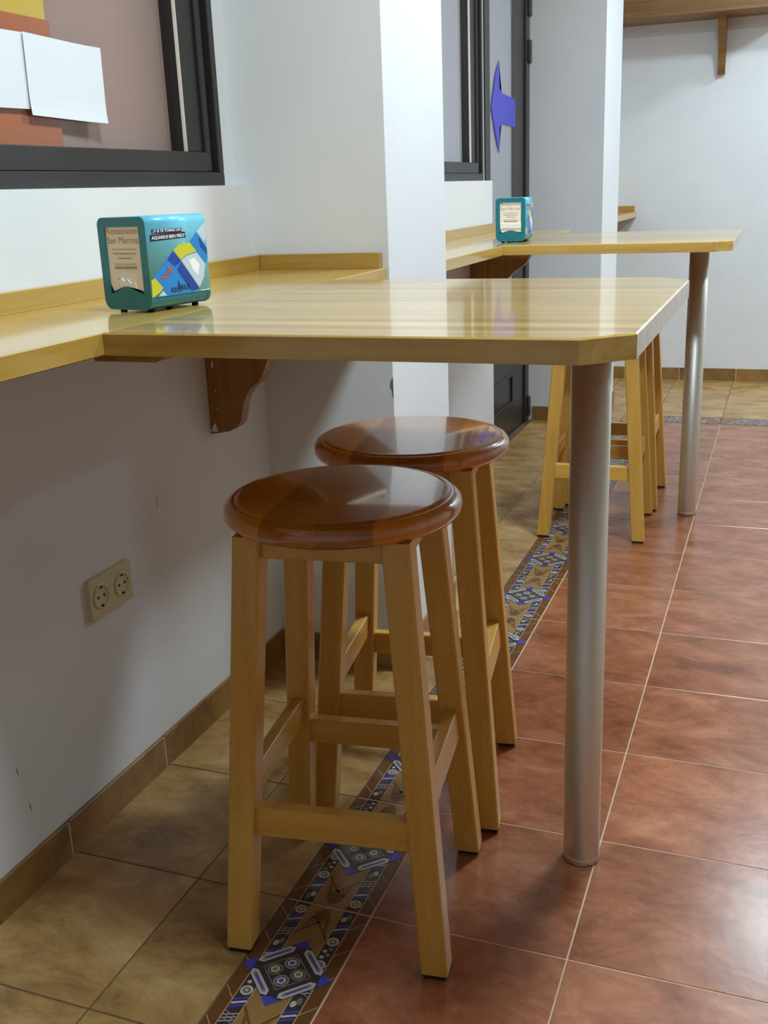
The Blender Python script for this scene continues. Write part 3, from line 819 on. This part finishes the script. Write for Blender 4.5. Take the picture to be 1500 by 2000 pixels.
    def side_print(s):
        bm = bmesh.new()
        for m, pts, lay in ART:
            x = s * (w_ / 2 + 0.0003 + 0.00015 * lay)
            f = bm.faces.new([bm.verts.new((x, s * ((ya + (yb - ya) * p[0])), zf + zl + hz * p[1])) for p in pts])
            f.material_index = names.index(m)
        me = bpy.data.meshes.new('side_print'); 
        bmesh.ops.triangulate(bm, faces=bm.faces[:])
        bm.to_mesh(me); bm.free()
        for n in names: me.materials.append(M[n])
        return link('side_print', me, None, wrap)
    for s in (1, -1):
        side_print(s)
        def put(txt, s0, t0, wd, ht, ang, mat, lay, bold=0.0):
            me = fit_text(txt, 'lettering', wd, ht, bold)
            ca, sa = math.cos(ang), math.sin(ang)
            for v in me.vertices:
                u, q = v.co.x * ca - v.co.y * sa, v.co.x * sa + v.co.y * ca
                v.co = (s * (w_ / 2 + 0.0003 + 0.00015 * lay), s * (ya + (yb - ya) * s0 + u), zf + zl + hz * t0 + q)
            link('lettering', me, M[mat], wrap)
        put('\u00bfY SI TE TOMAS UN', 0.115, 0.818, 0.445 * d, 0.0052, 0.0, 'p_white', 4, 0.02)
        put('AQUARIUS BIEN FR\u00cdO?', 0.085, 0.732, 0.535 * d, 0.0074, 0.01, 'p_white', 4, 0.02)
        put('AQU', 0.315, 0.030, 0.110 * d, 0.0085, 0.04, 'p_blk', 5, 0.01)
        put('A', 0.430, 0.025, 0.060 * d, 0.0185, 0.04, 'p_blk', 5, 0.01)
        put('RIUS', 0.490, 0.052, 0.150 * d, 0.0085, 0.04, 'p_blk', 5, 0.01)
        put('AQU', 0.200, 0.185, 0.150 * d, 0.0085, 0.62, 'p_redt', 5, 0.02)
        put('A', 0.330, 0.270, 0.060 * d, 0.0150, 0.62, 'p_redt', 5, 0.02)
    # napkins behind the opening: wavy torn edges
    np_ = [(0.145, 0.901), (0.845, 0.902), (0.867, 0.187), (0.814, 0.186), (0.67, 0.205), (0.549, 0.23), (0.4, 0.222), (0.202, 0.178), (0.083, 0.338), (0.126, 0.339),
           (0.14, 0.466), (0.142, 0.532), (0.079, 0.625), (0.133, 0.708)]
    bm = bmesh.new()
    f0 = lambda y: (lambda p: ((p[0] - 0.5) * w_, y, zf + 0.004 + p[1] * h * 0.985))
    add_prism(bm, np_, f0(-d / 2 + 0.0025), f0(-d / 2 + 0.0055))
    bmesh.ops.triangulate(bm, faces=[f for f in bm.faces if len(f.verts) > 4])
    nap = link('napkin', done(bm, 'napkin'), M['napkin'], r)
    # back of the napkin stack fills the rest of the opening
    link('napkin_stack', box_me('napkin_stack', -w_ / 2 + 0.02, w_ / 2 - 0.012, d / 2 - 0.0055, d / 2 - 0.0025, zf + 0.03, zf + h - 0.012), M['napkin'], r)
    bm = bmesh.new()
    tips = [(0.30, 0.33), (0.35, 0.295), (0.40, 0.33), (0.46, 0.285), (0.53, 0.315), (0.60, 0.265), (0.68, 0.28), (0.72, 0.21), (0.60, 0.225), (0.5, 0.24), (0.40, 0.24)]
    add_prism(bm, tips, f0(-d / 2 - 0.0005), f0(-d / 2 + 0.0025))
    bmesh.ops.triangulate(bm, faces=[f for f in bm.faces if len(f.verts) > 4])
    link('torn_edge', done(bm, 'torn_edge'), M['napkin_w'], nap)
    def nput(txt, x0, z0, wd, ht):
        me = fit_text(txt, 'lettering', wd, ht, 0.0)
        for v in me.vertices: v.co = (x0 + v.co.x, -d / 2 + 0.0022, zf + z0 + v.co.y)
        link('lettering', me, M['ink'], nap)
    nput('Restaurante', -0.034, h * 0.822, 0.066, 0.0095)
    nput('San Marcos', -0.034, h * 0.722, 0.066, 0.0100)
    bm = bmesh.new()
    for (a, b_, z, t) in ((-0.026, 0.026, 0.655, 0.0012), (-0.024, 0.024, 0.605, 0.002), (-0.014, 0.016, 0.555, 0.002), (-0.024, 0.024, 0.495, 0.0012), (-0.023, 0.024, 0.445, 0.0045)):
        x = a
        while x < b_:
            ln = random.uniform(0.003, 0.007); add_box(bm, x, min(x + ln, b_), -d / 2 + 0.0020, -d / 2 + 0.0024, zf + h * z, zf + h * z + t); x += ln + 0.0012
    link('small_print', done(bm, 'small_print'), M['ink'], nap)
    for sx in (-1, 1):
        for sy in (-1, 1):
            lathe('foot', [(0, 0), (0.005, 0), (0.0055, 0.001), (0.0055, 0.006), (0, 0.006)], M['rubber'], r, (sx * 0.030, sy * (d / 2 - 0.018), 0), 16)
    return r
d1 = make_dispenser()
a1 = math.radians(-11)
def place_disp(o, x0, y0, a, z, w_=0.102, d=0.140):
    """x0, y0: the front corner on the printed side"""
    c, s = math.cos(a), math.sin(a)
    o.location = (x0 - w_ / 2 * c - d / 2 * s, y0 - w_ / 2 * s + d / 2 * c, z)
    o.rotation_euler = (0, 0, a)
place_disp(d1, 0.276, 0.036, a1, H1)
tag(d1, 'teal napkin dispenser with a torn kraft napkin, on the counter below the papered window', 'dispenser', 'napkin dispensers on the counters')
d2 = copy_tree(d1)
place_disp(d2, 0.366, 2.20, math.radians(3), H2)
tag(d2, 'teal napkin dispenser on the far counter in front of the glazed door', 'dispenser', 'napkin dispensers on the counters')
for ch in d2.children:
    for g in ch.children:
        if g.name.startswith('torn_edge'):      # here the napkin is folded instead of torn
            g.name = 'folded_edge'
            g.data = box_me('folded_edge', -0.036, 0.036, -0.0705, -0.0674, 0.046, 0.064, 0.001)
            g.data.materials.append(M['napkin_w'])

# ------------------------------------------------------------------ double socket
so = empty('double_socket', (0.0, 0.2005, 0.4625))
tag(so, 'ivory double wall socket low on the wall under the first table', 'socket')
def rr_plate(w_, h_, r, x0, x1, name, mat, parent, cy=0, cz=0):
    pts = [(p[0] + cy, p[1] - h_ / 2 + cz) for p in rrect(w_, h_, r, 4)]
    bm = bmesh.new(); add_prism(bm, pts, lambda p: (x0, p[0], p[1]), lambda p: (x1, p[0] * 0.985, p[1] * 0.985))
    return link(name, done(bm, name), mat, parent)
rr_plate(0.138, 0.084, 0.006, 0, 0.009, 'cover_plate', M['plastic'], so)
for s in (-1, 1):
    bm = bmesh.new()
    prof = [(0.0255, 0.0095), (0.024, 0.0112), (0.0205, 0.0112), (0.0195, 0.0098), (0.0185, 0.0094), (0, 0.0094)]
    add_lathe(bm, prof, 32)
    rg = link('outlet_well', done(bm, 'outlet_well'), M['plastic'], so, (0, s * 0.0345, 0), (0, math.pi / 2, 0))
    for q in (-1, 1):
        bm = bmesh.new(); add_lathe(bm, [(0, 0.0100), (0.003, 0.0100), (0.003, 0.0092)], 12)
        link('pin_hole', done(bm, 'pin_hole'), M['hole'], rg, (0, 0.0095 * q, 0))
        link('earth_clip', box_me('earth_clip', q * 0.019 - 0.002, q * 0.019 + 0.002, -0.003, 0.003, 0.009, 0.0122), M['hole'], rg)

# ------------------------------------------------------------------ high shelf on the back wall
sh = empty('wall_shelf', (0.62, YB, 2.05))
tag(sh, 'high brown wooden shelf with a deep front board and bracket on the back wall', 'shelf')
box('shelf_board', -0.72, 0.56, -0.27, 0.0, -0.012, 0.015, M['shelf_x'], sh, 0.002)
box('front_board', -0.72, 0.56, -0.295, -0.27, -0.012, 0.20, M['shelf_x'], sh, 0.002)
bm = bmesh.new()
add_prism(bm, [(0, -0.012), (0, -0.30), (-0.03, -0.305), (-0.045, -0.27), (-0.06, -0.20), (-0.10, -0.13), (-0.17, -0.09), (-0.21, -0.05), (-0.22, -0.012)],
          lambda p: (-0.020, p[0], p[1]), lambda p: (0.020, p[0], p[1]))
br_me = done(bm, 'bracket')
for x in (0.165, -0.6): link('bracket', br_me, M['shelf_x'], sh, (x, 0, 0))

# ------------------------------------------------------------------ small wear: chips on the bracket, scuffs on the walls
for o in list(COL.objects):
    if o.name == 'bracket' and o.parent and o.parent.name == 'wall_counter':
        for (x, z, a, b_) in ((0.010, 0.690, 0.018, 0.020), (0.022, 0.735, 0.003, 0.008), (0.020, 0.775, 0.003, 0.006), (0.018, 0.835, 0.006, 0.016)):
            bm = bmesh.new()
            add_prism(bm, [(x - a / 2, z - b_ / 2), (x + a / 2, z - b_ / 2), (x + a * 0.2, z + b_ / 2), (x - a * 0.1, z + b_ * 0.2)],
                      lambda p: (p[0], -0.0168, p[1]), lambda p: (p[0], -0.0158, p[1]))
            link('paint_chip', done(bm, 'paint_chip'), M['paper'], o)
wl = bpy.data.objects['wall_left']
def scuff(pts, axis, at):
    bm = bmesh.new()
    e = 0.0004
    f = (lambda q: (lambda p: (at + q, p[0], p[1]))) if axis == 'X' else (lambda q: (lambda p: (p[0], at - q, p[1])))
    add_prism(bm, pts, f(-0.0005), f(e))
    link('scuff', done(bm, 'scuff'), M['scuff'], wl)
M['scuff'] = plain('grey_scuff', rgb(120, 116, 108), 0.9)
scuff([(-0.116, 0.245), (-0.114, 0.246), (-0.112, 0.232), (-0.113, 0.231)], 'X', 0)
scuff([(-0.098, 0.164), (-0.096, 0.164), (-0.094, 0.148), (-0.095, 0.148)], 'X', 0)
scuff([(0.4, 0.595), (0.402, 0.596), (0.398, 0.570), (0.397, 0.570)], 'X', 0)
scuff([(0.343, 0.765), (0.336, 0.752), (0.334, 0.738), (0.338, 0.735), (0.341, 0.715), (0.343, 0.712)], 'Y', PIL1[0])
